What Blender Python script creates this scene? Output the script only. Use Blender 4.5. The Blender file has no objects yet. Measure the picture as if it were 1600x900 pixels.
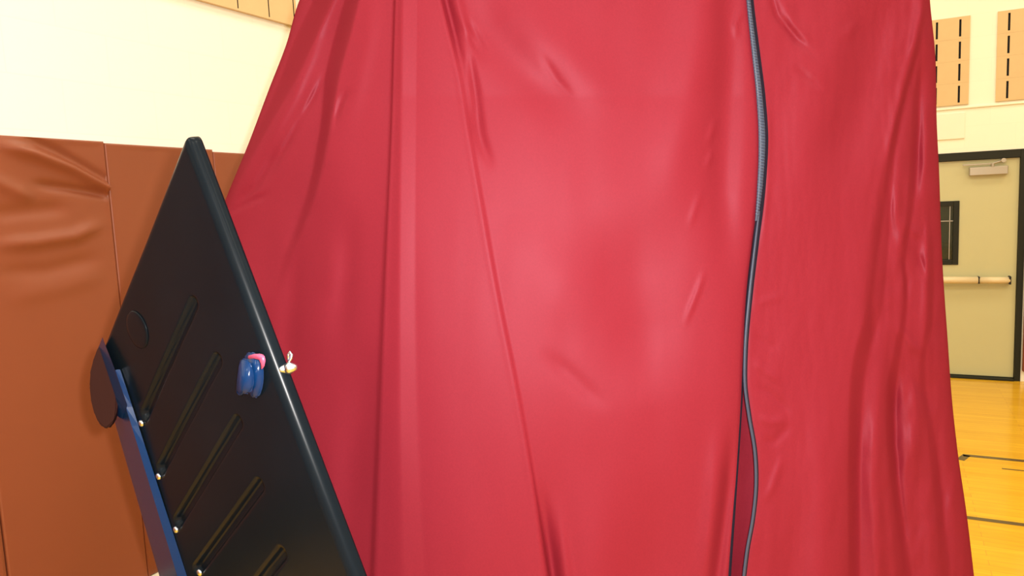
import bpy, bmesh, math, random
import numpy as np
from mathutils import Vector, Matrix, noise

random.seed(7)
scene = bpy.context.scene
COL = scene.collection

# ------------------------------------------------------------------ camera
F = 1150.0
EYE = np.array([0.0, 0.0, 1.852])
FW = np.array([-0.45673, 0.88288, -0.10913])
RT = np.array([0.88954, 0.45477, -0.04374])
FW /= np.linalg.norm(FW)
RT -= FW * RT.dot(FW)
RT /= np.linalg.norm(RT)
UP = np.cross(RT, FW)
cam_data = bpy.data.cameras.new('camera')
cam_data.sensor_width = 36.0
cam_data.lens = F / 1600.0 * 36.0
cam_data.clip_start = 0.02
cam = bpy.data.objects.new('camera', cam_data)
COL.objects.link(cam)
cam.matrix_world = Matrix(((RT[0], UP[0], -FW[0], EYE[0]), (RT[1], UP[1], -FW[1], EYE[1]),
                           (RT[2], UP[2], -FW[2], EYE[2]), (0, 0, 0, 1)))
scene.camera = cam

# ------------------------------------------------------------------ light and exposure
scene.view_settings.view_transform = 'Standard'
scene.view_settings.look = 'None'
scene.view_settings.gamma = 1.0
scene.view_settings.use_curve_mapping = False
scene.view_settings.exposure = -1.3

world = bpy.data.worlds.new('world')
scene.world = world
world.use_nodes = True
world.node_tree.nodes['Background'].inputs[0].default_value = (1.0, 0.95, 0.85, 1)
world.node_tree.nodes['Background'].inputs[1].default_value = 0.15

CEIL = 7.2
LEFT_X, BACK_Y, RIGHT_X, REAR_Y = -2.88, 8.257, 13.0, -11.0


def ceiling_lamp(x, y, power, size=1.6):
    d = bpy.data.lights.new('ceiling_lamp', 'AREA')
    d.shape = 'SQUARE'
    d.size = size
    d.energy = power
    d.color = (1.0, 0.94, 0.78)
    o = bpy.data.objects.new('ceiling_lamp', d)
    COL.objects.link(o)
    o.location = (x, y, CEIL - 0.25)
    return o


for lx, ly, pw in ((-0.9, -3.0, 330), (-0.9, 1.2, 330), (-0.9, 5.4, 205),
                   (3.4, -3.0, 330), (3.4, 1.2, 330), (3.4, 5.4, 205),
                   (7.8, -3.0, 330), (7.8, 1.2, 330), (7.8, 5.4, 205),
                   (1.2, -7.0, 330), (6.0, -7.0, 330)):
    ceiling_lamp(lx, ly, pw)


# the flash on the photographer's camera, beside the lens
fd = bpy.data.lights.new('camera_flash', 'POINT')
fd.energy = 600
fd.shadow_soft_size = 0.016
fd.color = (1.0, 0.96, 0.92)
flash = bpy.data.objects.new('camera_flash', fd)
COL.objects.link(flash)
flash.location = Vector([float(v) for v in EYE + RT * 0.045 + UP * 0.035])


# ------------------------------------------------------------------ helpers
def V(a):
    return Vector((float(a[0]), float(a[1]), float(a[2])))


def ray(px, py):
    return FW + (px - 800.0) / F * RT - (py - 450.0) / F * UP


def at_depth(px, py, z):
    return EYE + ray(px, py) * z


def tag(o, label=None, cat=None, group=None, kind=None):
    if label:
        o['label'] = label
    if cat:
        o['category'] = cat
    if group:
        o['group'] = group
    if kind:
        o['kind'] = kind
    return o


def link_mesh(name, me, mats, parent=None, smooth=True):
    if not isinstance(mats, (list, tuple)):
        mats = [mats]
    for m in mats:
        me.materials.append(m)
    o = bpy.data.objects.new(name, me)
    COL.objects.link(o)
    if smooth:
        for p in me.polygons:
            p.use_smooth = True
    if parent:
        o.parent = parent
        o.matrix_parent_inverse = Matrix.Translation(-parent.location)
    return o


def from_bm(name, bm, mats, parent=None, smooth=False):
    me = bpy.data.meshes.new(name)
    bmesh.ops.recalc_face_normals(bm, faces=bm.faces)
    bm.to_mesh(me)
    bm.free()
    o = link_mesh(name, me, mats, parent, smooth)
    return o


def empty(name, loc):
    o = bpy.data.objects.new(name, None)
    COL.objects.link(o)
    o.location = loc
    o.empty_display_size = 0.1
    return o


def box(bm, lo, hi, mat=0, bevel=0.0, seg=2):
    r = bmesh.ops.create_cube(bm, size=1.0)
    vs = r['verts']
    for v in vs:
        v.co = Vector([lo[i] + (v.co[i] + 0.5) * (hi[i] - lo[i]) for i in range(3)])
    fs = list({f for v in vs for f in v.link_faces})
    if bevel > 0:
        es = list({e for v in vs for e in v.link_edges})
        rr = bmesh.ops.bevel(bm, geom=es, offset=bevel, segments=seg, affect='EDGES', profile=0.5)
        fs = list(set(rr['faces']) | {f for f in fs if f.is_valid})
    for f in fs:
        if f.is_valid:
            f.material_index = mat
    return fs


def tube(bm, pts, rad, n=10, caps=True):
    """a round bar along pts (list of Vector); rad may be a list"""
    pts = [Vector(p) for p in pts]
    rads = rad if isinstance(rad, (list, tuple)) else [rad] * len(pts)
    rings = []
    ref = None
    for i, p in enumerate(pts):
        d = (pts[min(i + 1, len(pts) - 1)] - pts[max(i - 1, 0)]).normalized()
        if ref is None:
            ref = d.orthogonal().normalized()
        ref = (ref - d * ref.dot(d)).normalized()
        b = d.cross(ref)
        rings.append([bm.verts.new(p + (ref * math.cos(2 * math.pi * k / n) + b * math.sin(2 * math.pi * k / n)) * rads[i]) for k in range(n)])
    for a, b in zip(rings, rings[1:]):
        for k in range(n):
            bm.faces.new((a[k], a[(k + 1) % n], b[(k + 1) % n], b[k]))
    if caps:
        bm.faces.new(list(reversed(rings[0])))
        bm.faces.new(rings[-1])
    return rings


def prism(bm, front, back):
    """solid between two matching closed outlines"""
    a = [bm.verts.new(p) for p in front]
    b = [bm.verts.new(p) for p in back]
    n = len(a)
    fs = [bm.faces.new(a), bm.faces.new(list(reversed(b)))]
    for k in range(n):
        fs.append(bm.faces.new((a[k], b[k], b[(k + 1) % n], a[(k + 1) % n])))
    return a, b, fs


def grid_mesh(name, P, mats, parent=None):
    """P: array rows x cols x 3"""
    R, C = P.shape[:2]
    me = bpy.data.meshes.new(name)
    idx = np.arange(R * C).reshape(R, C)
    q = np.stack([idx[:-1, :-1], idx[1:, :-1], idx[1:, 1:], idx[:-1, 1:]], -1).reshape(-1, 4)
    me.from_pydata([tuple(map(float, v)) for v in P.reshape(-1, 3)], [], q.tolist())
    me.update()
    return link_mesh(name, me, mats, parent, True)


def poly_x(poly, ys):
    """smooth x(y) through the points of a polyline"""
    p = np.array(poly, float)
    y, x = p[:, 1], p[:, 0]
    ys = np.asarray(ys, float)
    m = np.gradient(x, y)
    i = np.clip(np.searchsorted(y, ys) - 1, 0, len(y) - 2)
    h = y[i + 1] - y[i]
    t = (ys - y[i]) / h
    t = np.clip(t, -3, 4)
    tc = np.clip(t, 0, 1)
    r = ((2 * tc**3 - 3 * tc**2 + 1) * x[i] + (tc**3 - 2 * tc**2 + tc) * h * m[i]
         + (-2 * tc**3 + 3 * tc**2) * x[i + 1] + (tc**3 - tc**2) * h * m[i + 1])
    r = r + np.where(t < 0, t * h * m[i], 0) + np.where(t > 1, (t - 1) * h * m[i + 1], 0)
    return r


def seg_field(X, Y, poly):
    """distance to a polyline, side sign and arc fraction, for arrays X Y"""
    p = np.array(poly, float)
    best = np.full(X.shape, 1e9)
    frac = np.zeros(X.shape)
    side = np.zeros(X.shape)
    ln = np.hypot(*(p[1:] - p[:-1]).T)
    cum = np.concatenate([[0], np.cumsum(ln)])
    for k in range(len(p) - 1):
        d = p[k + 1] - p[k]
        t = np.clip(((X - p[k, 0]) * d[0] + (Y - p[k, 1]) * d[1]) / (d @ d), 0, 1)
        cx, cy = p[k, 0] + t * d[0], p[k, 1] + t * d[1]
        dist = np.hypot(X - cx, Y - cy)
        m = dist < best
        best = np.where(m, dist, best)
        frac = np.where(m, (cum[k] + t * ln[k]) / cum[-1], frac)
        side = np.where(m, np.sign((X - cx) * d[1] - (Y - cy) * d[0]), side)
    return best, frac, side


def crease(X, Y, poly, w, amp, taper=0.25, flat0=False, flat1=False):
    d, f, s = seg_field(X, Y, poly)
    e = np.ones(X.shape)
    if not flat0:
        e = e * np.clip(f / taper, 0, 1)
    if not flat1:
        e = e * np.clip((1 - f) / taper, 0, 1)
    e = e * e * (3 - 2 * e)
    return amp * np.exp(-(d / w)**2) * e


def stair(X, ys, poly, w, h):
    """a steep riser in the cloth: left of the line it lies h deeper than right of it (h < 0: the other way)"""
    xl = poly_x(poly, ys)[:, None]
    py = [p[1] for p in poly]
    wi = np.interp(ys, py, w)[:, None]
    hi = np.interp(ys, py, np.abs(h))[:, None]
    t = np.clip((X - xl + wi) / (2 * wi), 0, 1)
    t = 0.55 * t + 0.45 * smooth01(t)
    return hi * (t - 1) if max(h) > 0 else -1.5 * hi * t


def smooth01(t):
    t = np.clip(t, 0, 1)
    return t * t * (3 - 2 * t)


# ------------------------------------------------------------------ materials
def mat(name, color, rough=0.5, metal=0.0, spec=0.5, bump=None, var=None, coat=0.0, sheen=0.0):
    m = bpy.data.materials.new(name)
    m.use_nodes = True
    nt = m.node_tree
    b = nt.nodes['Principled BSDF']
    b.inputs['Base Color'].default_value = (*color, 1)
    b.inputs['Roughness'].default_value = rough
    b.inputs['Metallic'].default_value = metal
    b.inputs['Specular IOR Level'].default_value = spec
    b.inputs['Coat Weight'].default_value = coat
    b.inputs['Coat Roughness'].default_value = 0.08
    b.inputs['Sheen Weight'].default_value = sheen
    tc = nt.nodes.new('ShaderNodeTexCoord')
    if var:
        scale, amt = var
        n = nt.nodes.new('ShaderNodeTexNoise')
        n.inputs['Scale'].default_value = scale
        n.inputs['Detail'].default_value = 5
        nt.links.new(tc.outputs['Object'], n.inputs['Vector'])
        mx = nt.nodes.new('ShaderNodeMix')
        mx.data_type = 'RGBA'
        mx.inputs['A'].default_value = (*[c * (1 - amt) for c in color], 1)
        mx.inputs['B'].default_value = (*[min(1, c * (1 + amt)) for c in color], 1)
        nt.links.new(n.outputs['Fac'], mx.inputs['Factor'])
        nt.links.new(mx.outputs['Result'], b.inputs['Base Color'])
    if bump:
        scale, strength, dist = bump
        n = nt.nodes.new('ShaderNodeTexNoise')
        n.inputs['Scale'].default_value = scale
        n.inputs['Detail'].default_value = 4
        nt.links.new(tc.outputs['Object'], n.inputs['Vector'])
        bp = nt.nodes.new('ShaderNodeBump')
        bp.inputs['Strength'].default_value = strength
        bp.inputs['Distance'].default_value = dist
        nt.links.new(n.outputs['Fac'], bp.inputs['Height'])
        nt.links.new(bp.outputs['Normal'], b.inputs['Normal'])
    return m


def fabric_mat(name, color, trans=0.07, gloss=0.05):
    """thin satin-like nylon: matt body, a little rosy gloss, some light through"""
    m = bpy.data.materials.new(name)
    m.use_nodes = True
    nt = m.node_tree
    nt.nodes.remove(nt.nodes['Principled BSDF'])
    tc = nt.nodes.new('ShaderNodeTexCoord')
    n = nt.nodes.new('ShaderNodeTexNoise')
    n.inputs['Scale'].default_value = 260
    n.inputs['Detail'].default_value = 4
    nt.links.new(tc.outputs['Object'], n.inputs['Vector'])
    mx = nt.nodes.new('ShaderNodeMix')
    mx.data_type = 'RGBA'
    mx.inputs['A'].default_value = (*[c * 0.86 for c in color], 1)
    mx.inputs['B'].default_value = (*[c * 1.14 for c in color], 1)
    nt.links.new(n.outputs['Fac'], mx.inputs['Factor'])
    n2 = nt.nodes.new('ShaderNodeTexNoise')
    n2.inputs['Scale'].default_value = 900
    nt.links.new(tc.outputs['Object'], n2.inputs['Vector'])
    bp = nt.nodes.new('ShaderNodeBump')
    bp.inputs['Strength'].default_value = 0.2
    bp.inputs['Distance'].default_value = 0.0006
    nt.links.new(n2.outputs['Fac'], bp.inputs['Height'])
    d = nt.nodes.new('ShaderNodeBsdfDiffuse')
    t = nt.nodes.new('ShaderNodeBsdfTranslucent')
    g = nt.nodes.new('ShaderNodeBsdfGlossy')
    g.inputs['Roughness'].default_value = 0.5
    g.inputs['Color'].default_value = (1.0, 0.62, 0.78, 1)
    for sh in (d, t):
        nt.links.new(mx.outputs['Result'], sh.inputs['Color'])
    for sh in (d, g):
        nt.links.new(bp.outputs['Normal'], sh.inputs['Normal'])
    m1 = nt.nodes.new('ShaderNodeMixShader')
    m1.inputs[0].default_value = trans
    nt.links.new(d.outputs[0], m1.inputs[1])
    nt.links.new(t.outputs[0], m1.inputs[2])
    m2 = nt.nodes.new('ShaderNodeMixShader')
    m2.inputs[0].default_value = gloss
    nt.links.new(m1.outputs[0], m2.inputs[1])
    nt.links.new(g.outputs[0], m2.inputs[2])
    nt.links.new(m2.outputs[0], nt.nodes['Material Output'].inputs[0])
    return m


def wall_mat(name, color, axis, z0):
    """painted concrete block: courses of 0.2032 m, faint mortar lines"""
    m = bpy.data.materials.new(name)
    m.use_nodes = True
    nt = m.node_tree
    b = nt.nodes['Principled BSDF']
    b.inputs['Roughness'].default_value = 0.6
    tc = nt.nodes.new('ShaderNodeTexCoord')
    sp = nt.nodes.new('ShaderNodeSeparateXYZ')
    nt.links.new(tc.outputs['Object'], sp.inputs[0])
    cb = nt.nodes.new('ShaderNodeCombineXYZ')
    nt.links.new(sp.outputs[axis], cb.inputs[0])
    ad = nt.nodes.new('ShaderNodeMath')
    ad.operation = 'ADD'
    ad.inputs[1].default_value = -z0 + 0.2032 * 40
    nt.links.new(sp.outputs[2], ad.inputs[0])
    nt.links.new(ad.outputs[0], cb.inputs[1])
    br = nt.nodes.new('ShaderNodeTexBrick')
    br.inputs['Scale'].default_value = 1.0
    br.inputs['Brick Width'].default_value = 0.4064
    br.inputs['Row Height'].default_value = 0.2032
    br.inputs['Mortar Size'].default_value = 0.0028
    br.inputs['Mortar Smooth'].default_value = 0.3
    br.inputs['Color1'].default_value = (*color, 1)
    br.inputs['Color2'].default_value = (*[c * 0.985 for c in color], 1)
    br.inputs['Mortar'].default_value = (*[c * 0.955 for c in color], 1)
    nt.links.new(cb.outputs[0], br.inputs['Vector'])
    nt.links.new(br.outputs['Color'], b.inputs['Base Color'])
    bp = nt.nodes.new('ShaderNodeBump')
    bp.invert = True
    bp.inputs['Strength'].default_value = 0.12
    bp.inputs['Distance'].default_value = 0.002
    nt.links.new(br.outputs['Fac'], bp.inputs['Height'])
    nt.links.new(bp.outputs['Normal'], b.inputs['Normal'])
    return m


def floor_mat():
    m = bpy.data.materials.new('maple_floor')
    m.use_nodes = True
    nt = m.node_tree
    b = nt.nodes['Principled BSDF']
    b.inputs['Roughness'].default_value = 0.18
    b.inputs['Specular IOR Level'].default_value = 0.3
    tc = nt.nodes.new('ShaderNodeTexCoord')
    br = nt.nodes.new('ShaderNodeTexBrick')
    br.inputs['Scale'].default_value = 1.0
    br.inputs['Brick Width'].default_value = 0.9
    br.inputs['Row Height'].default_value = 0.057
    br.inputs['Mortar Size'].default_value = 0.0009
    br.inputs['Color1'].default_value = (0.76, 0.43, 0.022, 1)
    br.inputs['Color2'].default_value = (0.68, 0.365, 0.016, 1)
    br.inputs['Mortar'].default_value = (0.42, 0.2, 0.03, 1)
    nt.links.new(tc.outputs['Object'], br.inputs['Vector'])
    mp = nt.nodes.new('ShaderNodeMapping')
    mp.inputs['Scale'].default_value = (3, 40, 1)
    nt.links.new(tc.outputs['Object'], mp.inputs['Vector'])
    n = nt.nodes.new('ShaderNodeTexNoise')
    n.inputs['Scale'].default_value = 1.6
    n.inputs['Detail'].default_value = 6
    nt.links.new(mp.outputs[0], n.inputs['Vector'])
    mx = nt.nodes.new('ShaderNodeMix')
    mx.data_type = 'RGBA'
    mx.blend_type = 'MULTIPLY'
    mx.inputs['Factor'].default_value = 0.35
    nt.links.new(br.outputs['Color'], mx.inputs['A'])
    cr = nt.nodes.new('ShaderNodeValToRGB')
    cr.color_ramp.elements[0].position = 0.3
    cr.color_ramp.elements[0].color = (0.62, 0.55, 0.4, 1)
    cr.color_ramp.elements[1].position = 0.65
    cr.color_ramp.elements[1].color = (1, 1, 1, 1)
    nt.links.new(n.outputs['Fac'], cr.inputs['Fac'])
    nt.links.new(cr.outputs['Color'], mx.inputs['B'])
    nt.links.new(mx.outputs['Result'], b.inputs['Base Color'])
    return m


M_RED = fabric_mat('red_nylon', (0.203, 0.0142, 0.0275), 0.06, 0.015)
M_BLUE = mat('dark_navy_enamel', (0.0025, 0.021, 0.080), rough=0.2, spec=0.2, bump=(500, 0.1, 0.0004))
M_PANEL = mat('black_navy_enamel', (0.0033, 0.0058, 0.0088), rough=0.27, spec=0.10, bump=(500, 0.03, 0.0004), var=(6, 0.35))
M_STEEL = mat('bright_steel', (0.60, 0.70, 0.88), rough=0.28, metal=1.0)
M_PINK = mat('pink_plastic', (0.36, 0.06, 0.14), rough=0.35)
M_ZIP = mat('blue_grey_zipper', (0.035, 0.05, 0.095), rough=0.4)
M_TAPE = mat('navy_zipper_tape', (0.010, 0.008, 0.018), rough=0.8, spec=0.1)
M_PAD = mat('brown_vinyl', (0.22, 0.060, 0.026), rough=0.42, spec=0.4, bump=(700, 0.12, 0.0005), var=(3, 0.05))
M_WALL_L = wall_mat('cream_block_paint', (0.88, 0.87, 0.78), 1, 2.624)
M_WALL_B = wall_mat('cream_block_paint_end', (0.88, 0.85, 0.70), 0, 2.624)
M_PLAIN = mat('cream_paint', (0.85, 0.81, 0.66), rough=0.6)
M_CEIL = mat('white_ceiling_paint', (0.8, 0.79, 0.74), rough=0.8)
M_TAN = mat('tan_acoustic_block', (0.66, 0.47, 0.245), rough=0.8, bump=(120, 0.2, 0.001), var=(14, 0.05))
M_TAN_DARK = mat('tan_mortar', (0.50, 0.36, 0.19), rough=0.9)
M_BLACK = mat('black_slot', (0.012, 0.012, 0.012), rough=0.9)
M_FRAME = mat('black_frame_paint', (0.016, 0.017, 0.010), rough=0.5, spec=0.2)
M_DOOR = mat('yellow_cream_door_paint', (0.50, 0.475, 0.25), rough=0.4, var=(2, 0.03))
M_ALU = mat('grey_aluminium', (0.38, 0.34, 0.27), rough=0.35, metal=0.6)
M_BAR = mat('tan_push_bar', (0.68, 0.56, 0.33), rough=0.35)
M_GLASS = mat('dark_door_glass', (0.012, 0.02, 0.012), rough=0.06, spec=0.6)
M_WOOD = mat('cream_edge_strip', (0.80, 0.76, 0.62), rough=0.5)
M_LINE = mat('dark_court_line', (0.10, 0.065, 0.02), rough=0.25)
M_FLOOR = floor_mat()

# ------------------------------------------------------------------ the hall
bm = bmesh.new()
box(bm, (LEFT_X - 0.3, REAR_Y - 0.3, -0.2), (RIGHT_X + 0.3, BACK_Y + 0.3, 0.0))


def strip(x0, y0, x1, y1, w):
    d = Vector((x1 - x0, y1 - y0, 0)).normalized()
    s = Vector((-d.y, d.x, 0)) * w / 2
    a, b = Vector((x0, y0, 0.0008)), Vector((x1, y1, 0.0008))
    f = bm.faces.new([bm.verts.new(p) for p in (a - s, b - s, b + s, a + s)])
    f.material_index = 1


fl_lines = ((0.466, 5.815, 9.0, 5.86, 0.05), (0.487, 5.82, 0.44, 5.70, 0.05), (-1.5, 4.68, 9.0, 4.70, 0.045),
            (0.67, 5.610, 2.4, 5.615, 0.018))
for s_ in fl_lines:
    strip(*s_)
me = bpy.data.meshes.new('floor')
bm.to_mesh(me)
bm.free()
floor = tag(link_mesh('floor', me, [M_FLOOR, M_LINE], None, False), kind='structure')


def struct(name, lo, hi, m, bevel=0.0):
    b_ = bmesh.new()
    box(b_, lo, hi, 0, bevel)
    return tag(from_bm(name, b_, m), kind='structure')


struct('wall_left', (LEFT_X - 0.25, REAR_Y - 0.25, 0), (LEFT_X, BACK_Y + 0.25, CEIL), M_WALL_L)
# end wall with the door opening left free
DX0, DX1, DZ1 = 0.10, 1.058, 2.105
bm = bmesh.new()
box(bm, (LEFT_X, BACK_Y, 0), (DX0 - 0.05, BACK_Y + 0.25, CEIL))
box(bm, (DX1 + 0.05, BACK_Y, 0), (RIGHT_X, BACK_Y + 0.25, CEIL))
box(bm, (DX0 - 0.05, BACK_Y, DZ1 + 0.06), (DX1 + 0.05, BACK_Y + 0.25, CEIL))
tag(from_bm('wall_back', bm, M_WALL_B), kind='structure')
struct('wall_right', (RIGHT_X, REAR_Y - 0.25, 0), (RIGHT_X + 0.25, BACK_Y + 0.25, CEIL), M_PLAIN)
struct('wall_rear', (LEFT_X, REAR_Y - 0.25, 0), (RIGHT_X, REAR_Y, CEIL), M_PLAIN)
struct('ceiling', (LEFT_X - 0.25, REAR_Y - 0.25, CEIL), (RIGHT_X + 0.25, BACK_Y + 0.25, CEIL + 0.2), M_CEIL)
struct('baseboard_left', (LEFT_X, REAR_Y, 0), (LEFT_X + 0.02, BACK_Y, 0.31), M_BLACK, 0.003)
# ledge across the end wall under the acoustic blocks
struct('trim_1', (LEFT_X + 0.03, BACK_Y - 0.016, 2.588), (RIGHT_X, BACK_Y, 2.606), M_WALL_B, 0.003)
# door frame
bm = bmesh.new()
box(bm, (DX0 - 0.05, BACK_Y - 0.012, 0), (DX0, BACK_Y + 0.12, DZ1 + 0.075), 0, 0.003)
box(bm, (DX1, BACK_Y - 0.012, 0), (DX1 + 0.05, BACK_Y + 0.12, DZ1 + 0.075), 0, 0.003)
box(bm, (DX0, BACK_Y - 0.012, DZ1), (DX1, BACK_Y + 0.12, DZ1 + 0.075), 0, 0.003)
tag(from_bm('trim_2', bm, M_FRAME), kind='structure')
tag(struct('trim_3', (DX0, BACK_Y - 0.03, 0.0), (DX1, BACK_Y + 0.12, 0.022), M_FRAME, 0.004), kind='structure')

# ------------------------------------------------------------------ door leaf with its fittings
WX0, WX1, WZ0, WZ1 = 0.295, 0.555, 1.14, 1.695
YD = BACK_Y + 0.02
bm = bmesh.new()
for lo, hi in (((DX0 + .003, YD, .03), (WX0, YD + .045, DZ1 - .003)), ((WX1, YD, .03), (DX1 - .003, YD + .045, DZ1 - .003)),
               ((WX0, YD, .03), (WX1, YD + .045, WZ0)), ((WX0, YD, WZ1), (WX1, YD + .045, DZ1 - .003))):
    box(bm, lo, hi)
door = tag(from_bm('door_1', bm, M_DOOR), kind='structure')
bm = bmesh.new()
for lo, hi in (((WX0 - .03, YD - .012, WZ0 - .03), (WX0 + .02, YD + .005, WZ1 + .03)),
               ((WX1 - .02, YD - .012, WZ0 - .03), (WX1 + .03, YD + .005, WZ1 + .03)),
               ((WX0 + .02, YD - .012, WZ0 - .03), (WX1 - .02, YD + .005, WZ0 + .02)),
               ((WX0 + .02, YD - .012, WZ1 - .02), (WX1 - .02, YD + .005, WZ1 + .03))):
    box(bm, lo, hi, 0, 0.003)
wf = from_bm('window_frame', bm, M_FRAME, door)
bm = bmesh.new()
box(bm, (WX0, YD + .018, WZ0), (WX1, YD + .026, WZ1))
from_bm('glass', bm, M_GLASS, wf)
bm = bmesh.new()
box(bm, (WX0 + .02, YD + .010, 1.53), (WX1 - .02, YD + .016, 1.537))
box(bm, (WX1 - .05, YD + .010, WZ0 + .02), (WX1 - .044, YD + .016, WZ1 - .02))
from_bm('glazing_bar', bm, M_ALU, wf)
# closer
bm = bmesh.new()
box(bm, (.655, YD - .055, 1.955), (.962, YD, 2.035), 0, .006)
cl = from_bm('door_closer', bm, M_ALU, door)
bm = bmesh.new()
tube(bm, [(.84, YD - .045, 2.03), (.84, YD - .045, 2.062)], .016, 12)
box(bm, (.60, YD - .052, 2.052), (.85, YD - .030, 2.066), 0, .003)
tube(bm, [(.84, YD - .045, 2.06), (.93, YD - .03, 2.085)], .009, 8)
tube(bm, [(.925, YD - .05, 2.085), (.925, YD - .01, 2.085)], .02, 12)
from_bm('closer_arm', bm, M_ALU, cl)
# push bar
bm = bmesh.new()
tube(bm, [(.17, YD - .065, .967), (.745, YD - .065, .967)], .034, 16)
pb = from_bm('push_bar', bm, M_BAR, door, True)
bm = bmesh.new()
tube(bm, [(.757, YD - .06, .967), (1.0, YD - .06, .967)], .032, 16)
from_bm('bar_housing', bm, M_BAR, pb, True)
bm = bmesh.new()
for x in (.17, .995):
    box(bm, (x - .004, YD - .09, .93), (x + .012, YD, 1.005), 0, .003)
box(bm, (.743, YD - .085, .935), (.759, YD, 1.0), 0, .003)
from_bm('bar_bracket', bm, M_BLACK, pb)


# ------------------------------------------------------------------ acoustic block panels
def acoustic_panel(origin, du, n_out, width, rows, slots, slot_h, slot_w, row_h=0.2015, label='', slot_z=0.022):
    """blocks with vertical slots: origin = lower corner on the wall, du along the wall, n_out off the wall"""
    bm = bmesh.new()
    du, n_out, up = Vector(du), Vector(n_out), Vector((0, 0, 1))
    o = Vector(origin)
    TH = 0.016
    mort = 0.0022

    def P(u, z, d):
        return o + du * u + up * z + n_out * d

    def quad(u0, u1, z0, z1, d, m):
        if u1 - u0 < 1e-5 or z1 - z0 < 1e-5:
            return
        f = bm.faces.new([bm.verts.new(P(*c, d)) for c in ((u0, z0), (u1, z0), (u1, z1), (u0, z1))])
        f.material_index = m

    def wallquad(a, b, d0, d1, m):
        f = bm.faces.new([bm.verts.new(p) for p in (P(*a, d0), P(*b, d0), P(*b, d1), P(*a, d1))])
        f.material_index = m

    for r in range(rows):
        z0, z1 = r * row_h, (r + 1) * row_h
        zs0, zs1 = z0 + slot_z, z0 + slot_z + slot_h
        quad(0, width, z0, z0 + mort, TH - .0006, 1)
        quad(0, width, z0 + mort, zs0, TH, 0)
        quad(0, width, zs1, z1, TH, 0)
        u = 0
        for s in slots:
            quad(u, s - slot_w / 2, zs0, zs1, TH, 0)
            u = s + slot_w / 2
            a, b = s - slot_w / 2, s + slot_w / 2
            quad(a, b, zs0, zs1, 0.001, 2)
            wallquad((a, zs0), (a, zs1), .001, TH, 2)
            wallquad((b, zs0), (b, zs1), .001, TH, 2)
            wallquad((a, zs0), (b, zs0), .001, TH, 2)
            wallquad((a, zs1), (b, zs1), .001, TH, 2)
        quad(u, width, zs0, zs1, TH, 0)
    H_ = rows * row_h
    for a, b in (((0, 0), (width, 0)), ((0, H_), (width, H_)), ((0, 0), (0, H_)), ((width, 0), (width, H_))):
        wallquad(a, b, 0, TH, 0)
    me = bpy.data.meshes.new('acoustic_panel')
    bm.to_mesh(me)
    bm.free()
    ob = link_mesh('acoustic_panel', me, [M_TAN, M_TAN_DARK, M_BLACK], None, False)
    tag(ob, label, 'acoustic panel')
    return ob


ZP = 2.624
acoustic_panel((0.225, BACK_Y, ZP), (1, 0, 0), (0, -1, 0), 0.411, 4, (0.143, 0.332), 0.155, 0.018,
               label='tan slotted acoustic panel on the end wall, touching the right edge of the red curtain')
acoustic_panel((0.850, BACK_Y, ZP), (1, 0, 0), (0, -1, 0), 0.411, 4, (0.088, 0.284), 0.155, 0.018,
               label='tan slotted acoustic panel on the end wall, cut by the photo\'s right edge')
acoustic_panel((LEFT_X + 0.002, 1.46, 2.868), (0, 1, 0), (1, 0, 0), 1.687, 4,
               [0.1 + 0.2015 * k for k in range(4)] + [1.088, 1.280, 1.486, 1.668], 0.163, 0.007, slot_z=0.012,
               label='long tan slotted acoustic panel high on the white left wall, above the brown pads')

# cream cover plate above the door
bm = bmesh.new()
box(bm, (0.20, BACK_Y - .014, 2.31), (0.612, BACK_Y, 2.553), 0, .003)
ap = tag(from_bm('wall_plate', bm, M_PLAIN), 'flat cream rectangular plate on the end wall above the door', 'wall plate')


# ------------------------------------------------------------------ wall pads
def wall_pad(y0, y1, z0, z1, x_wall, label, folds=None, thick=0.05, seed=0, group='brown vinyl wall pads', sgn=1):
    ny, nz = 110, 260
    r = 0.008
    ys = np.concatenate([y0 + r * (1 - np.cos(np.linspace(0, math.pi / 2, 8)[:-1])), np.linspace(y0 + r, y1 - r, ny),
                         y1 - r * (1 - np.cos(np.linspace(math.pi / 2, 0, 8)[1:]))])
    zs = np.concatenate([z0 + r * (1 - np.cos(np.linspace(0, math.pi / 2, 8)[:-1])), np.linspace(z0 + r, z1 - r, nz),
                         z1 - r * (1 - np.cos(np.linspace(math.pi / 2, 0, 8)[1:]))])
    Y, Z = np.meshgrid(ys, zs)
    e = np.minimum(np.minimum(Y - y0, y1 - Y), np.minimum(Z - z0, z1 - Z))
    q = np.clip(1 - e / r, 0, 1)
    D = thick - r * (1 - np.sqrt(np.clip(1 - q * q, 0, 1)))
    fade = smooth01(np.minimum(np.minimum(Y - y0, y1 - Y), np.minimum(Z - z0, z1 - Z)) / 0.03)
    wob = np.array([noise.noise(Vector((float(a) * 3, float(b) * 2.2, seed))) for a, b in zip(Y.ravel(), Z.ravel())]).reshape(Y.shape)
    D = D + 0.004 * wob * fade
    if folds:
        for f in folds:
            poly, w, amp = f[:3]
            fl = f[3] if len(f) > 3 else False
            D = D + 1.35 * crease(Y, Z, poly, w, amp, 0.3, flat1=fl) * (fade if not fl else smooth01(e / 0.006))
    # skirt back to the wall
    Yp, Zp, Dp = [np.pad(a, 1, mode='edge') for a in (Y, Z, D)]
    Dp[0, :] = Dp[-1, :] = 0
    Dp[:, 0] = Dp[:, -1] = 0
    P = np.stack([x_wall + Dp, Yp, Zp], -1)
    me_o = grid_mesh('wall_pad', P, M_PAD)
    tag(me_o, label, 'wall pad', group)
    return me_o


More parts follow.
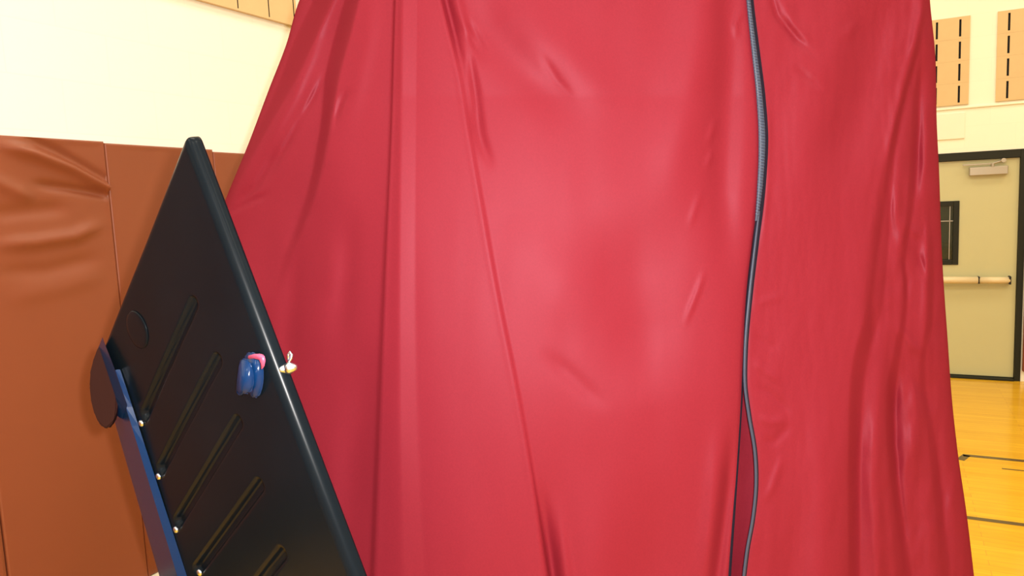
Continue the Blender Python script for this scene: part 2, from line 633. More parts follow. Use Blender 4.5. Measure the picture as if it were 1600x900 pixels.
PW = 0.5395
s1 = 1.945
pad_folds = [([(1.50, 2.165), (1.66, 2.125), (1.80, 2.075), (1.944, 1.998)], 0.022, 0.020, True),
             ([(1.60, 2.20), (1.75, 2.14), (1.944, 2.03)], 0.018, -0.010, True),
             ([(1.62, 2.02), (1.78, 2.00), (1.944, 1.975)], 0.018, -0.012, True),
             ([(1.44, 1.80), (1.62, 1.80), (1.78, 1.815), (1.94, 1.87)], 0.026, 0.012),
             ([(1.44, 1.90), (1.62, 1.915), (1.80, 1.925)], 0.03, -0.008),
             ([(1.42, 2.06), (1.52, 2.02), (1.66, 1.95)], 0.026, 0.011),
             ([(1.44, 1.70), (1.66, 1.69), (1.92, 1.73)], 0.03, -0.006),
             ([(1.46, 1.60), (1.7, 1.62), (1.92, 1.66)], 0.035, 0.004)]
wall_pad(s1 - PW, s1, 0.335, 2.188, LEFT_X, 'wrinkled brown vinyl wall pad, nearest one, cut by the photo\'s left edge', pad_folds, seed=1)
wall_pad(s1 + .001, s1 + PW, 0.335, 2.182, LEFT_X, 'smooth brown vinyl wall pad next to the wrinkled one, behind the navy steel panel\'s tip', seed=2)
wall_pad(s1 + PW + .001, s1 + 2 * PW, 0.335, 2.172, LEFT_X, 'brown vinyl wall pad showing as a sliver between the navy steel panel and the curtain', seed=3)
struct('trim_5', (LEFT_X, -7.0, 0.335), (LEFT_X + 0.05, s1 - PW - .002, 2.188), M_PAD, 0.015)
struct('trim_4', (LEFT_X, 1.30, 0.312), (LEFT_X + 0.075, 3.06, 0.334), M_WOOD, 0.003)

# small brown pad beside the door on the end wall
bm = bmesh.new()
box(bm, (1.118, BACK_Y - .05, .10), (1.66, BACK_Y, 1.75), 0, .015, 4)
tag(from_bm('wall_pad', bm, M_PAD, None, True), 'brown wall pad on the end wall, right of the door frame', 'wall pad')


# ------------------------------------------------------------------ curtain
FH = np.array([FW[0], FW[1], 0.0])
FH /= np.linalg.norm(FH)
DC = 1.80                     # distance of the curtain from the camera, straight ahead
Y_TOP, Y_BOT = -130.0, 1290.0


def cpoint(X, Y, depth):
    d = FW[None, None, :] + ((X - 800) / F)[..., None] * RT - ((Y - 450) / F)[..., None] * UP
    t = (depth - 0.15 * np.clip((Y - 150) / 1140.0, 0, 1)) / (d @ FH)   # the skirt flares toward the hem
    return EYE + d * t[..., None]


K_OUT_L = [(520, -130), (498, -60), (468, 0), (447, 70), (420, 140), (388, 225), (350, 318), (318, 410), (290, 520), (278, 640), (300, 900), (330, 1290)]
K_PLEAT = [(622, -130), (617, 0), (611, 200), (600, 450), (590, 700), (582, 900), (566, 1290)]
K_STR_A = [(631, -130), (629, 0), (627, 200), (625, 450), (627, 700), (631, 900), (640, 1290)]
K_STR_B = [(652, -130), (650, 0), (648, 200), (647, 450), (652, 700), (662, 900), (676, 1290)]
K_FOLD = [(662, -130), (690, 0), (714, 100), (731, 200), (745, 280), (775, 450), (810, 625), (855, 900), (910, 1290)]
K_ZIP_L = [(1160, -130), (1168, 0), (1175, 80), (1181, 150), (1183, 215), (1180, 290), (1172, 380), (1166, 460), (1161, 550), (1158, 620), (1153, 700), (1146, 800), (1139, 900), (1120, 1290)]
K_ZIP_R = [(1166, -130), (1173, 0), (1182, 80), (1190, 150), (1194, 215), (1191, 290), (1181, 380), (1172, 460), (1165, 550), (1165, 605), (1171, 650), (1180, 705), (1182, 755), (1177, 810), (1168, 860), (1163, 900), (1150, 1290)]
K_OUT_R = [(1449, -130), (1453, 0), (1461, 80), (1464, 200), (1467, 260), (1472, 400), (1480, 520), (1489, 640), (1497, 710), (1510, 800), (1522, 900), (1560, 1290)]


def bulge(X):
    """the rail is bowed: the cloth falls back toward both ends"""
    u = (X - 850) / 600.0
    k = np.where(u > 0, 0.5, 1.0)
    return k * (0.15 * u**2 + 0.08 * u**4)


def n3(X, Y, sx, sy, seed, oct_=3):
    return np.array([noise.fractal(Vector((a / sx, b / sy, seed)), 0.9, 2.0, oct_) for a, b in zip(X.ravel(), Y.ravel())]).reshape(X.shape)


def cols(keys, counts, ys):
    kx = [poly_x(k, ys) for k in keys]
    out, ids = [], []
    for i, n in enumerate(counts):
        t = np.linspace(0, 1, n, endpoint=False)
        for tt in t:
            out.append(kx[i] * (1 - tt) + kx[i + 1] * tt)
            ids.append(i + tt)
    out.append(kx[-1])
    ids.append(len(counts))
    return np.stack(out, 1), np.array(ids)


ROWS = 300
ys = np.linspace(Y_TOP, Y_BOT, ROWS)

curtain = empty('curtain', tuple(cpoint(np.array([[860.]]), np.array([[1290.]]), np.array([[DC + .05]]))[0, 0]))
tag(curtain, 'red nylon privacy curtain with a blue zipper hanging in front of the gym wall', 'curtain')

# --- cloth left of the zipper
K_END_L = [(x + (7 if y < 300 else (3 if y < 400 else 0)), y) for x, y in K_ZIP_L]
X, ids = cols([K_OUT_L, K_PLEAT, K_STR_A, K_STR_B, K_FOLD, K_END_L], [90, 10, 14, 50, 130], ys)
Y = np.repeat(ys[:, None], X.shape[1], 1)
xo, xp, xa, xb, xf, xz = [poly_x(k, ys)[:, None] for k in (K_OUT_L, K_PLEAT, K_STR_A, K_STR_B, K_FOLD, K_END_L)]
D = DC + bulge(X)
fold = np.zeros_like(X)
# pleat lying in front of its neighbours
step_l = smooth01((X - (xp - 3)) / 5.0)
step_r = smooth01((X - (xf - 1)) / 7.0)
fold += 0.016 * step_l - (0.006 + 0.014 * smooth01((Y - 600) / 300)) * step_r
# pleat crown: one long soft ridge
fold += 0.0075 * smooth01((X - xp - 2) / (xa - xp)) * np.where(X < xf + 4, 1, 0) - 0.0075 * np.clip((X - xa + 2) / (xb - xa + 4), 0, 1) * np.where(X < xf + 4, 1, 0)
# hemmed edge of the pleat
fold += 0.0006 * np.exp(-(((X - (xf - 4)) / 4.0)**2))
# the cloth rolls back along its left end and along the zipper
for rr, xe, side in ((20.0, xo, 1), (40.0, xz, -1)):
    q = np.clip(1 - np.abs(X - xe) / rr, 0, 1)
    amt = 0.030 if side == 1 else 0.014
    fold -= amt * (1 - np.sqrt(np.clip(1 - q * q, 0, 1)))
L_CREASES = [
    ([(560, -130), (530, -30), (505, 25), (488, 85), (460, 150), (420, 225), (388, 285)], 8, 0.005, .3, True),
    ([(585, -40), (575, 60), (556, 150), (535, 230)], 14, 0.002, .4, False),
    ([(520, 90), (490, 150), (465, 190), (440, 240), (405, 305)], 5, -0.005, .4, False),
    ([(548, 135), (532, 160), (518, 205)], 5, -0.005, .4, False),
    ([(505, 100), (470, 180), (430, 240)], 5, 0.004, .4, False),
    ([(440, 225), (400, 290), (365, 325)], 6, -0.006, .3, False),
    ([(425, 300), (385, 318), (355, 335)], 4, -0.004, .3, False),
    ([(500, 310), (470, 345), (450, 400)], 8, -0.004, .4, False),
    ([(540, 360), (510, 450), (480, 560)], 22, 0.003, .4, False),
    ([(560, 300), (548, 330), (530, 560)], 18, -0.005, .4, False),
    ([(470, 330), (450, 520), (445, 640)], 18, -0.005, .4, False),
    ([(575, 500), (560, 680), (545, 860)], 26, -0.006, .4, False),
    ([(520, 620), (510, 760), (520, 900)], 24, 0.003, .4, False),
    # narrow twisted gathers beside the pleat
    ([(670, -130), (697, 0), (712, 60), (728, 130)], 6, -0.012, .35, True),
    ([(695, -100), (714, 0), (735, 80), (752, 150)], 7, 0.006, .4, False),
    ([(706, 10), (735, 80), (745, 160), (758, 250)], 6, -0.006, .4, False),
    ([(722, 40), (745, 75), (760, 100)], 5, -0.004, .4, False),
    ([(725, 20), (752, 70), (768, 95)], 4, -0.003, .4, False),
    ([(735, 150), (748, 210), (770, 270)], 8, -0.005, .4, False),
    # wide soft drapes in the middle
    ([(730, -60), (765, 50), (830, 120), (935, 195)], 34, -0.006, .35, False),
    ([(800, -40), (850, 60), (930, 140), (1010, 190)], 40, 0.004, .4, False),
    ([(840, 75), (870, 125), (905, 165)], 6, -0.002, .4, False),
    ([(790, 330), (850, 430), (930, 520)], 55, 0.003, .4, False),
    ([(840, 545), (890, 585), (955, 645)], 13, -0.0022, .35, False),
    ([(1110, -130), (1095, 60), (1060, 230), (1040, 380)], 40, 0.011, .4, True),
    ([(1135, -130), (1140, 100), (1130, 300), (1145, 480)], 22, -0.010, .35, True),
    ([(960, 300), (1000, 480), (1030, 640)], 70, -0.010, .4, False),
    ([(1159, 10), (1152, 30), (1142, 52)], 4, 0.004, .4, False),
    ([(1152, 35), (1150, 50), (1146, 62)], 4, 0.003, .4, False),
    ([(1121, 180), (1112, 205), (1103, 232)], 4, 0.003, .4, False),
    ([(1114, 232), (1107, 252), (1101, 266)], 3, 0.0035, .4, False),
    ([(1104, 415), (1090, 455), (1066, 515)], 4, 0.003, .4, False),
    ([(1098, 290), (1085, 330), (1075, 360)], 5, 0.002, .4, False),
    ([(1148, 640), (1138, 760), (1120, 900), (1100, 1100)], 10, -0.010, .3, True),
    ([(1125, 640), (1115, 780), (1095, 960)], 14, 0.006, .4, False),
    ([(868, 760), (885, 900), (905, 1100)], 9, 0.005, .4, True),
    ([(842, 740), (862, 880), (890, 1100)], 9, -0.012, .4, True),
    ([(930, 700), (925, 900), (940, 1200)], 40, 0.008, .4, True),
    ([(1030, 720), (1020, 900), (1020, 1200)], 45, -0.008, .4, True),
]
for poly, w, amp, tp, fl in L_CREASES:
    top = poly[0][1] < -50
    fold += (1.7 if w > 8 else 1.4) * crease(X, Y, poly, w, amp, tp, flat0=fl and top, flat1=fl and not top)
lf = (X < xp - 4)
fold += lf * (stair(X, ys, [(540, -130), (521, -60), (505, 0), (477, 60), (452, 120), (414, 195), (352, 320), (330, 420), (310, 520)],
                   [18, 18, 17, 17, 13, 9, 6, 5, 5], [0.15, 0.145, 0.135, 0.12, 0.09, 0.058, 0.024, 0, 0])
              + stair(X, ys, [(590, -130), (565, -40), (550, 0), (534, 60), (521, 110), (508, 200), (484, 310), (450, 400), (430, 470)],
                      [12, 12, 12, 13, 12, 9, 8, 7, 7], [0.085, 0.085, 0.085, 0.085, 0.075, 0.055, 0.034, 0.012, 0]))
fold -= lf * 0.10 * np.clip((xp - X) / 280.0, 0, 1.4) * smooth01((Y - 120) / 300)
leftness = smooth01((xp - X) / 120.0)
fold += 0.0040 * n3(X, Y, 80, 260, 1.3, 2) * (0.5 + leftness)
fold += 0.0012 * n3(X, Y, 34, 90, 4.1, 1) * (0.25 + leftness)
P = cpoint(X, Y, D - fold)
# return: the cloth carries on round the end of the rail, away from the camera
NB = 14
back = []
for k in range(NB, 0, -1):
    t = k / NB
    back.append(cpoint(X[:, :1] + 60 * t + 10 * np.sin(6 * t) , Y[:, :1], (D - fold)[:, :1] + 0.55 * t))
P = np.concatenate([np.concatenate(back, 1), P], 1)
left_cloth = grid_mesh('fabric_panel', P, M_RED, curtain)

# --- cloth right of the zipper
X, ids = cols([K_ZIP_R, K_OUT_R], [150], ys)
Y = np.repeat(ys[:, None], X.shape[1], 1)
xo, xz = poly_x(K_OUT_R, ys)[:, None], poly_x(K_ZIP_R, ys)[:, None]
D = DC + bulge(X) + 0.004
fold = np.zeros_like(X)
for rr, xe, amt in ((26.0, xo, 0.04), (10.0, xz, 0.006)):
    q = np.clip(1 - np.abs(X - xe) / rr, 0, 1)
    fold -= amt * (1 - np.sqrt(np.clip(1 - q * q, 0, 1)))
R_CREASES = [
    ([(1195, -40), (1215, 25), (1245, 62), (1285, 95)], 6, -0.006, .35, False),
    ([(1215, -20), (1240, 35), (1275, 70)], 7, 0.004, .4, False),
    ([(1236, 100), (1262, 122), (1292, 142)], 6, -0.004, .4, False),
    ([(1310, 62), (1325, 52), (1340, 30)], 8, 0.003, .4, False),
    ([(1385, -60), (1350, 110), (1312, 260), (1285, 330)], 40, -0.012, .35, False),
    ([(1330, -60), (1290, 130), (1250, 300), (1240, 460)], 50, 0.010, .4, False),
    ([(1448, -100), (1440, 20), (1420, 110), (1396, 210), (1386, 320)], 9, 0.009, .3, True),
    ([(1452, -10), (1434, 75), (1416, 140), (1398, 225), (1382, 310), (1366, 430)], 8, -0.010, .3, False),
    ([(1440, 70), (1432, 180), (1426, 330)], 12, -0.009, .35, False),
    ([(1448, 120), (1446, 240), (1440, 340)], 9, 0.006, .4, False),
    ([(1405, 240), (1400, 330), (1410, 380), (1400, 450)], 8, 0.006, .4, False),
    ([(1385, 300), (1372, 380), (1362, 470), (1366, 560)], 9, -0.008, .35, False),
    ([(1420, 350), (1408, 395), (1418, 440), (1408, 520)], 6, -0.006, .35, False),
    ([(1440, 360), (1450, 330), (1446, 520), (1455, 600)], 8, 0.006, .4, False),
    ([(1405, 340), (1428, 362), (1446, 372)], 6, 0.005, .4, False),
    ([(1425, 385), (1440, 410), (1448, 440)], 5, -0.004, .4, False),
    ([(1395, 500), (1425, 540), (1450, 560)], 7, 0.005, .4, False),
    ([(1415, 570), (1440, 610), (1462, 650)], 7, -0.004, .4, False),
    ([(1395, 520), (1397, 640), (1400, 760), (1412, 890), (1420, 1100)], 9, -0.012, .2, True),
    ([(1375, 520), (1370, 640), (1366, 760), (1372, 900), (1375, 1100)], 13, 0.010, .3, True),
    ([(1345, 540), (1338, 700), (1335, 860), (1330, 1100)], 13, -0.008, .35, True),
    ([(1425, 560), (1430, 650), (1428, 760)], 13, 0.009, .35, False),
    ([(1450, 600), (1458, 680), (1470, 760), (1480, 900)], 11, -0.006, .4, False),
    ([(1445, 740), (1452, 830), (1462, 960)], 14, 0.007, .4, True),
    ([(1300, 560), (1290, 720), (1285, 900), (1280, 1100)], 28, 0.008, .4, True),
    ([(1240, 760), (1235, 900), (1230, 1100)], 28, -0.007, .4, True),
    # puckers along the zipper seam
    ([(1172, 560), (1195, 580), (1225, 600)], 6, 0.003, .35, False),
    ([(1175, 600), (1200, 612), (1240, 650)], 6, -0.003, .35, False),
    ([(1182, 650), (1205, 660), (1232, 655)], 6, 0.003, .35, False),
    ([(1187, 690), (1210, 690), (1238, 660)], 6, -0.003, .35, False),
    ([(1190, 790), (1205, 765), (1225, 705)], 6, 0.003, .35, False),
    ([(1175, 480), (1195, 470), (1230, 460)], 6, 0.002, .35, False),
    ([(1176, 520), (1200, 540), (1220, 545)], 5, -0.002, .35, False),
    ([(1195, 130), (1200, 200), (1198, 300), (1190, 400)], 6, 0.003, .3, False),
]
for poly, w, amp, tp, fl in R_CREASES:
    top = poly[0][1] < -50
    fold += (1.7 if w > 8 else 1.4) * crease(X, Y, poly, w, amp, tp, flat0=fl and top, flat1=fl and not top)
for poly, w, h in (
        ([(1448, -20), (1432, 80), (1412, 150), (1396, 220), (1386, 310), (1376, 400), (1366, 480), (1345, 560), (1335, 700), (1335, 860), (1335, 1290)],
         [3, 3, 4, 5, 7, 11, 13, 12, 10, 10, 10], [0, -.008, -.012, -.014, -.018, -.025, -.028, -.028, -.026, -.026, -.026]),
        ([(1440, 60), (1434, 130), (1430, 200), (1426, 280), (1420, 340), (1412, 400), (1415, 470), (1404, 540), (1394, 600), (1391, 662), (1403, 787), (1415, 873), (1430, 1290)],
         [3, 5, 7, 7, 5, 4, 4, 6, 8, 8, 7, 7, 7], [0, -.012, -.02, -.02, -.014, -.01, -.01, -.014, -.024, -.026, -.026, -.024, -.024]),
        ([(1445, 300), (1452, 370), (1454, 440), (1452, 500), (1440, 580), (1455, 680), (1464, 760), (1476, 880), (1500, 1290)],
         [5, 5, 6, 5, 5, 6, 7, 8, 8], [0, -.012, -.014, -.012, -.006, -.012, -.014, -.014, -.014])):
    fold += stair(X, ys, poly, w, h)
rip = smooth01((X - 1340) / 60.0)
fold += 0.0045 * n3(X, Y, 38, 130, 2.7) * (0.45 + 0.8 * rip)
fold += 0.0022 * n3(X, Y, 22, 50, 6.6, 2) * (0.3 + 1.0 * rip)
P = cpoint(X, Y, D - fold)
back = []
for k in range(1, NB + 1):
    t = k / NB
    back.append(cpoint(X[:, -1:] - 60 * t - 8 * np.sin(6 * t), Y[:, -1:], (D - fold)[:, -1:] + 0.55 * t))
P = np.concatenate([P] + back, 1)
right_cloth = grid_mesh('fabric_panel', P, M_RED, curtain)

# --- inner flap seen through the open zipper
yi = np.linspace(230, 1290, 140)
Xi = np.linspace(1085, 1235, 40)[None, :] + 0 * yi[:, None]
Yi = np.repeat(yi[:, None], 40, 1)
Pi = cpoint(Xi, Yi, DC + bulge(Xi) + 0.075 + 0.006 * np.sin(Xi / 14.0) + 0.004 * n3(Xi, Yi, 60, 60, 8.0))
tag(grid_mesh('inner_flap', Pi, M_RED, curtain))

# --- zipper: a tape along each edge, with the coil where it is closed


def tape(name, kx, half, y0, y1, dz, m, parent, n=200, prof=5, crown=0.002):
    yy = np.linspace(y0, y1, n)
    xc = poly_x(kx, yy)[:, None]
    hw = np.interp(yy, [a for a, b in half], [b for a, b in half])[:, None]
    s = np.linspace(-1, 1, prof)[None, :]
    Xs = xc + hw * s
    Ys = np.repeat(yy[:, None], prof, 1)
    return grid_mesh(name, cpoint(Xs, Ys, DC + bulge(Xs) + dz - crown * (1 - s * s)), m, parent)


K_MID = [(0.5 * (a[0] + b) , a[1]) for a, b in zip(K_ZIP_R, poly_x(K_ZIP_L, [k[1] for k in K_ZIP_R]))]
zt = tape('zipper_tape', K_ZIP_R, [(-130, 4), (0, 4.5), (150, 6), (215, 6.5), (300, 5.5), (450, 4.5), (600, 3.2), (900, 3.2), (1290, 3.2)], -130, 1290, -0.004, M_TAPE, curtain)
K_COIL = [(x - 3.5, y) for x, y in K_ZIP_R]
coil = tape('zipper_coil', K_COIL, [(-130, 3.0), (0, 3.2), (100, 4.2), (215, 5.2), (290, 4.2), (340, 2.4)], -130, 345, -0.0085, M_ZIP, curtain, 160, 7, 0.0035)
K_CORD = [(x - 0.8, y) for x, y in K_ZIP_R]
tape('zipper_edge', K_CORD, [(330, 1.6), (460, 2.2), (1290, 2.4)], 330, 1290, -0.0075, M_ZIP, curtain, 200, 5, 0.0025)
tape('zipper_tape', K_ZIP_L, [(300, 2.0), (460, 2.5), (600, 2.5), (800, 3.2), (1290, 3.6)], 300, 1290, 0.018, M_TAPE, curtain)
bm = bmesh.new()
for y in np.arange(-125, 335, 4.6):
    xc = float(poly_x(K_COIL, [y])[0])
    hw = float(np.interp(y, [-130, 0, 100, 215, 290, 340], [3.0, 3.2, 4.2, 5.2, 4.2, 2.4]))
    dd = DC + float(bulge(np.array(xc))) - 0.0122
    pts = [V(cpoint(np.array([[xc + hw * s]]), np.array([[y + 1.2 * s]]), np.array([[dd + 0.002 * s * s]]))[0, 0]) for s in (-1, -.4, .4, 1)]
    tube(bm, pts, 0.0012, 6)
from_bm('zipper_teeth', bm, mat('pale_blue_zipper_teeth', (0.06, 0.09, 0.16), rough=0.35), coil, True)

# rail the curtain hangs on (just above the picture)
xr = np.linspace(505, 1452, 40)
bm = bmesh.new()
rail_pts = cpoint(xr[None, :], 0 * xr[None, :] + Y_TOP + 4, DC + bulge(xr)[None, :] + .015)[0]
zr = float(rail_pts[:, 2].mean())
tube(bm, [Vector((p[0], p[1], p[2])) for p in rail_pts], 0.012, 10)
rail = from_bm('curtain_rail', bm, M_STEEL, curtain, True)
f3, r3 = Vector((FH[0], FH[1], 0)), Vector((FH[1], -FH[0], 0))
mid = Vector(rail_pts[20])
for k_, sx in ((0, -0.5), (-1, 0.5)):
    bm = bmesh.new()
    base_ = Vector((mid.x, mid.y, 0)) + r3 * sx + f3 * .5
    top_ = Vector((base_.x, base_.y, zr))
    tube(bm, [base_, top_], 0.02, 12)
    tube(bm, [top_, Vector(rail_pts[k_])], 0.012, 10)
    from_bm('rail_post', bm, M_BLUE, curtain, True)

# ------------------------------------------------------------------ voting machine: raised ribbed steel panel
p_apex = at_depth(289, 206, 1.20)
p_rimb = at_depth(556, 900, 1.19)
p_hinge = at_depth(187, 579, 1.52)
e1 = p_rimb - p_apex
e2 = p_hinge - p_apex
NRM = np.cross(e1, e2)
NRM /= np.linalg.norm(NRM)
if NRM.dot(p_apex - EYE) > 0:
    NRM = -NRM                # points to the camera


def on_plane(px, py, off=0.0):
    d = ray(px, py)
    t = ((p_apex + NRM * off) - EYE).dot(NRM) / d.dot(NRM)
    return EYE + d * t


corner = on_plane(160, 541)
rim_bot = on_plane(646, 1150)
hin_bot = on_plane(415, 1290)
machine = empty('voting_machine', (0, 0, 0))
tag(machine, 'dark navy steel voting machine panel with diagonal ribs, tilted up left of the red curtain', 'voting machine')

AX = corner - p_apex
LA = np.linalg.norm(AX)
BX = rim_bot - p_apex
LB = np.linalg.norm(BX)
R_ = 0.016
RC = 0.020


def spaced(L, n):
    a = [-0.008, -0.004]
    b = list(R_ * (1 - np.cos(np.linspace(0, math.pi / 2, 9)[:-1])))
    return np.array(a + b + list(np.linspace(R_, L, n)))


us = spaced(LA, 190)
vs = spaced(LB, 330)
Ug, Vg = np.meshgrid(us, vs)
E_ = np.minimum(Ug, Vg)
Uc, Vc = np.maximum(Ug, 0), np.maximum(Vg, 0)
q = np.clip(1 - Uc / RC, 0, 1)
s = np.clip(1 - Vc / RC, 0, 1)
inside = (Uc < RC) & (Vc < RC)
q2 = q * np.sqrt(np.clip(1 - s * s / 2, 0, 1))
s2 = s * np.sqrt(np.clip(1 - q * q / 2, 0, 1))
Uw = np.where(inside, RC * (1 - q2), Uc)
Vw = np.where(inside, RC * (1 - s2), Vc)
d_in = np.minimum(Uc, Vc)
qq = np.clip(1 - d_in / R_, 0, 1)
backd = R_ * (1 - np.sqrt(np.clip(1 - qq * qq, 0, 1))) + np.maximum(0, -E_)
# the flange is only kept shallow along the upper edge
uu, vv = (Uw / LA)[..., None], (Vw / LB)[..., None]
base = p_apex * (1 - uu) * (1 - vv) + corner * uu * (1 - vv) + rim_bot * (1 - uu) * vv + hin_bot * uu * vv


def plane2(P_):
    rel = P_ - p_apex
    ex = e1 / np.linalg.norm(e1)
    ey = np.cross(NRM, ex)
    return rel @ ex, rel @ ey


GX, GY = plane2(base)
dep = np.zeros_like(GX)
RIBS = [((303, 474), (226, 648)), ((341, 562), (251, 733)), ((373, 659), (278, 815)), ((406, 758), (309, 890)), ((440, 866), (346, 985)), ((476, 970), (384, 1080))]
for (xa_, ya_), (xb_, yb_) in RIBS:
    a = plane2(on_plane(xa_, ya_)[None])
    b = plane2(on_plane(xb_, yb_)[None])
    d, f, sd = seg_field(GX, GY, [(a[0][0], a[1][0]), (b[0][0], b[1][0])])
    dep -= 0.013 * smooth01((0.0150 - d) / 0.0085)
# round pressed disc near the upper left edge
cx, cy = [float(v[0]) for v in plane2(on_plane(214, 515)[None])]
rd = np.hypot(GX - cx, GY - cy)
# gentle oil-canning of the sheet
dep += 0.0015 * np.sin(GX * 9 + 1.0) * np.sin(GY * 7)
P = base + NRM * (dep - backd)[..., None]
panel = grid_mesh('ribbed_panel', P, M_PANEL, machine)
sol = panel.modifiers.new('thickness', 'SOLIDIFY')
sol.thickness = 0.002
sol.offset = 0.0


def child(name, bm_, m, smooth=False, parent=None, label=None):
    o = from_bm(name, bm_, m, parent or panel, smooth)
    if label:
        o['label'] = label
    return o


EX = e1 / np.linalg.norm(e1)
EY = np.cross(NRM, EX)


def disc_on(bm_, c, r0, h, n=28, rings=((1.0, 0.0), (1.0, .55), (.94, .85), (.8, 1.0), (.4, .97), (0.05, .96)), sx=1.0):
    rr = []
    for k, hh in rings:
        rr.append([bm_.verts.new(V(c + (EX * math.cos(2 * math.pi * i / n) * sx + EY * math.sin(2 * math.pi * i / n)) * r0 * k + NRM * h * hh)) for i in range(n)])
    for a, b in zip(rr, rr[1:]):
        for i in range(n):
            bm_.faces.new((a[i], a[(i + 1) % n], b[(i + 1) % n], b[i]))
    bm_.faces.new(rr[-1])
    bm_.faces.new(list(reversed(rr[0])))


bm = bmesh.new()
disc_on(bm, on_plane(215, 515, 0.001), 0.038, 0.003)
child('round_cap', bm, M_PANEL, True)
for (px, py) in ((222, 661), (249, 744), (276, 827), (313, 894)):
    bm = bmesh.new()
    disc_on(bm, on_plane(px, py, 0.001), 0.0075, 0.006, 14, ((1, 0), (1, .3), (.85, .7), (.5, .95), (.1, 1)))
    child('screw', bm, M_STEEL, True, label='small bright steel screw head')

# edge bar along the far side of the panel
def zpl(px, py):
    return (on_plane(px, py) - EYE).dot(FW)


def line_pts(a, b, n, off):
    out = []
    for k in range(n):
        t = k / (n - 1)
        px, py = a[0] + (b[0] - a[0]) * t, a[1] + (b[1] - a[1]) * t
        out.append(at_depth(px, py, zpl(max(px, 150), py) + off))
    return out


NL = 24
def ext(a, b, y):
    t = (y - a[1]) / (b[1] - a[1])
    return (a[0] + (b[0] - a[0]) * t, y)


E2a, E2b = (179, 578), ext((179, 578), (277, 900), 1250)
E3a, E3b = (188, 577), ext((188, 577), (292, 900), 1250)
E1a, E1b = (165, 610), ext((165, 610), (247, 893), 1250)
l2 = line_pts(E2a, E2b, NL, -0.030)
l3 = line_pts(E3a, E3b, NL, -0.006)
l1 = line_pts(E1a, E1b, NL, 0.030)
l4 = [p + (c - b) * 1.0 for p, b, c in zip(l1, l2, l3)]
bm = bmesh.new()
rows_ = [[bm.verts.new(V(p)) for p in col] for col in (l1, l2, l3, l4)]
for k in range(NL - 1):
    for i in range(4):
        a, b = rows_[i], rows_[(i + 1) % 4]
        bm.faces.new((a[k], b[k], b[k + 1], a[k + 1]))
bm.faces.new([r_[0] for r_ in rows_])
bm.faces.new([r_[-1] for r_ in rows_])
es = [e for e in bm.edges if any(e.verts[0] in r_ and e.verts[1] in r_ for r_ in rows_)]
bmesh.ops.bevel(bm, geom=es, offset=0.0022, segments=2, affect='EDGES')
child('edge_bar', bm, M_BLUE)

# pointed web plate at the upper end of the bar
zt_ = zpl(165, 545)


def bar_side(px, py, off=0.0):
    """point on the plane of the bar's outer side"""
    t = (py - E2a[1]) / (E2b[1] - E2a[1])
    dx = (E2a[0] + (E2b[0] - E2a[0]) * t) - px
    return V(at_depth(px, py, zpl(max(px, 150), py) - 0.0312 + 0.060 * dx / 29.0 + off))


web = [(160, 527), (168, 548), (180.5, 580), (191, 610), (199, 633), (192, 655), (174, 645), (164, 612), (152, 585), (147, 566), (152, 548)]
bm = bmesh.new()
prism(bm, [bar_side(x, y) for x, y in web], [bar_side(x, y, 0.005) for x, y in web])
bmesh.ops.bevel(bm, geom=list(bm.edges), offset=0.001, segments=2, affect='EDGES')
child('bar_end', bm, M_BLUE)

# rounded lobe behind the bar
lobe = []
for px, py in ((158, 532), (152, 546), (146, 562), (141, 582), (139.5, 603), (142, 625), (147, 645), (153, 660), (160, 668), (167, 670), (173, 665), (178, 655), (183, 640), (184, 610), (176, 575)):
    lobe.append((px, py))
fr = [V(at_depth(x, y, zt_ + 0.012)) for x, y in lobe]
bk = [V(at_depth(x + 4, y, zt_ + 0.045)) for x, y in lobe]
bm = bmesh.new()
prism(bm, fr, bk)
bmesh.ops.bevel(bm, geom=list(bm.edges), offset=0.004, segments=3, affect='EDGES')
child('corner_bumper', bm, mat('dark_brown_rubber', (0.022, 0.007, 0.006), rough=0.55, spec=0.1))

# latch
def plate_poly(bm_, pts, off0, off1, bevel, seg=3):
    f_ = [V(on_plane(x, y, off1)) for x, y in pts]
    b_ = [V(on_plane(x, y, off0)) for x, y in pts]
    prism(bm_, f_, b_)
    if bevel:
        bmesh.ops.bevel(bm_, geom=list(bm_.edges), offset=bevel, segments=seg, affect='EDGES')


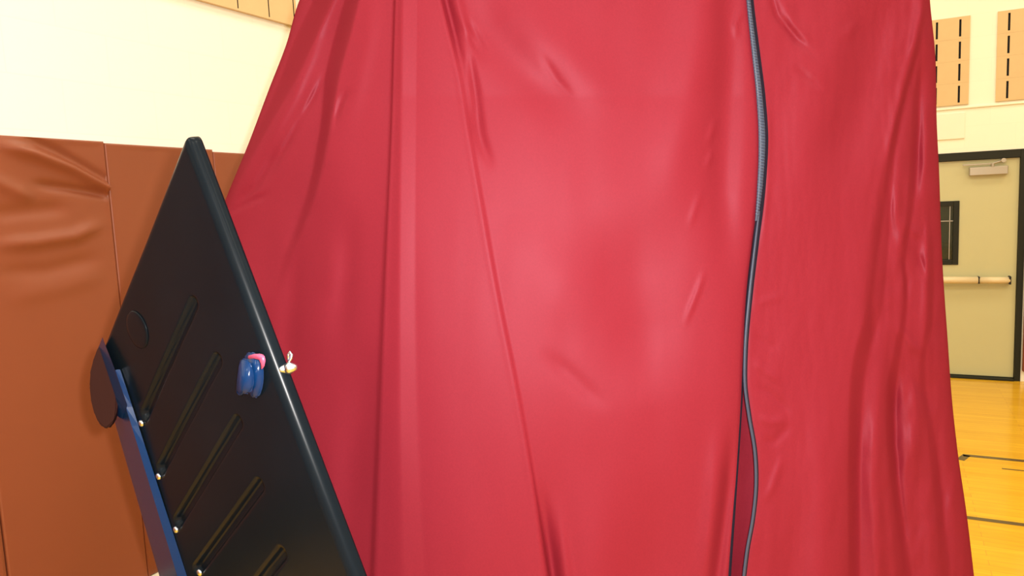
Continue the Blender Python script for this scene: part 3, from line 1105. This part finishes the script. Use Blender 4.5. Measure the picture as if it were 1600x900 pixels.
bm = bmesh.new()
plate_poly(bm, [(383, 553), (392, 549), (401, 552), (408, 561), (412, 577), (412, 595), (409, 611), (404, 621), (397, 623), (390, 617), (384, 600), (381, 575)], 0.0005, 0.008, 0.003)
latch = child('latch', bm, M_BLUE, True)
bm = bmesh.new()
plate_poly(bm, [(376, 559), (384, 559), (391, 564), (395, 577), (397, 592), (396, 606), (391, 616), (383, 617), (375, 614), (368, 616), (370, 595), (373, 572)], 0.0075, 0.020, 0.004)
o = from_bm('latch_tongue', bm, M_BLUE, panel, True)
bm = bmesh.new()
plate_poly(bm, [(387, 556), (397, 553), (407, 552.5), (413, 555), (415, 563), (413, 573), (408, 578), (408, 568), (405, 561), (396, 560), (388, 561)], 0.0205, 0.0245, 0.0012, 2)
o = from_bm('seal_strap', bm, M_PINK, panel, True)
o['label'] = 'pink plastic seal strap'

# wing screw sticking out past the right edge
bm = bmesh.new()
zz = zpl(430, 577) + 0.012
A = V(at_depth(436, 578, zz)); B = V(at_depth(447, 576, zz)); C_ = V(at_depth(461, 574, zz))
tube(bm, [V(at_depth(431, 578.5, zz + .004)), A, B], [0.004, 0.004, 0.008], 12)
tube(bm, [B, V(at_depth(453, 575, zz)), C_, V(at_depth(464, 574, zz))], [0.009, 0.0105, 0.006, 0.004], 12)
tube(bm, [V(at_depth(451, 572, zz)), V(at_depth(451.5, 565, zz)), V(at_depth(455, 560, zz)), V(at_depth(456, 554, zz)), V(at_depth(453, 550, zz)), V(at_depth(450.5, 554, zz)), V(at_depth(451, 562, zz))], 0.0023, 8)
tube(bm, [V(at_depth(450, 578, zz)), V(at_depth(449, 584, zz))], [0.006, 0.003], 8)
child('wing_screw', bm, M_STEEL, True, label='bright steel wing screw')

# foot of the machine under the picture: carries the panel
bm = bmesh.new()
for t_ in (0.2, 0.8):
    pb0 = V(rim_bot * (1 - t_) + hin_bot * t_ - NRM * 0.006)
    tube(bm, [Vector((pb0.x, pb0.y, 0.02)), pb0 + Vector((0, 0, .02))], 0.012, 12)
    box(bm, (pb0.x - .09, pb0.y - .09, 0.0), (pb0.x + .09, pb0.y + .09, 0.02), 0, .004)
from_bm('leg', bm, M_BLUE, machine, False)
print('LA', LA, 'LB', LB, 'zr', zr, 'panel bottom z', rim_bot, hin_bot)
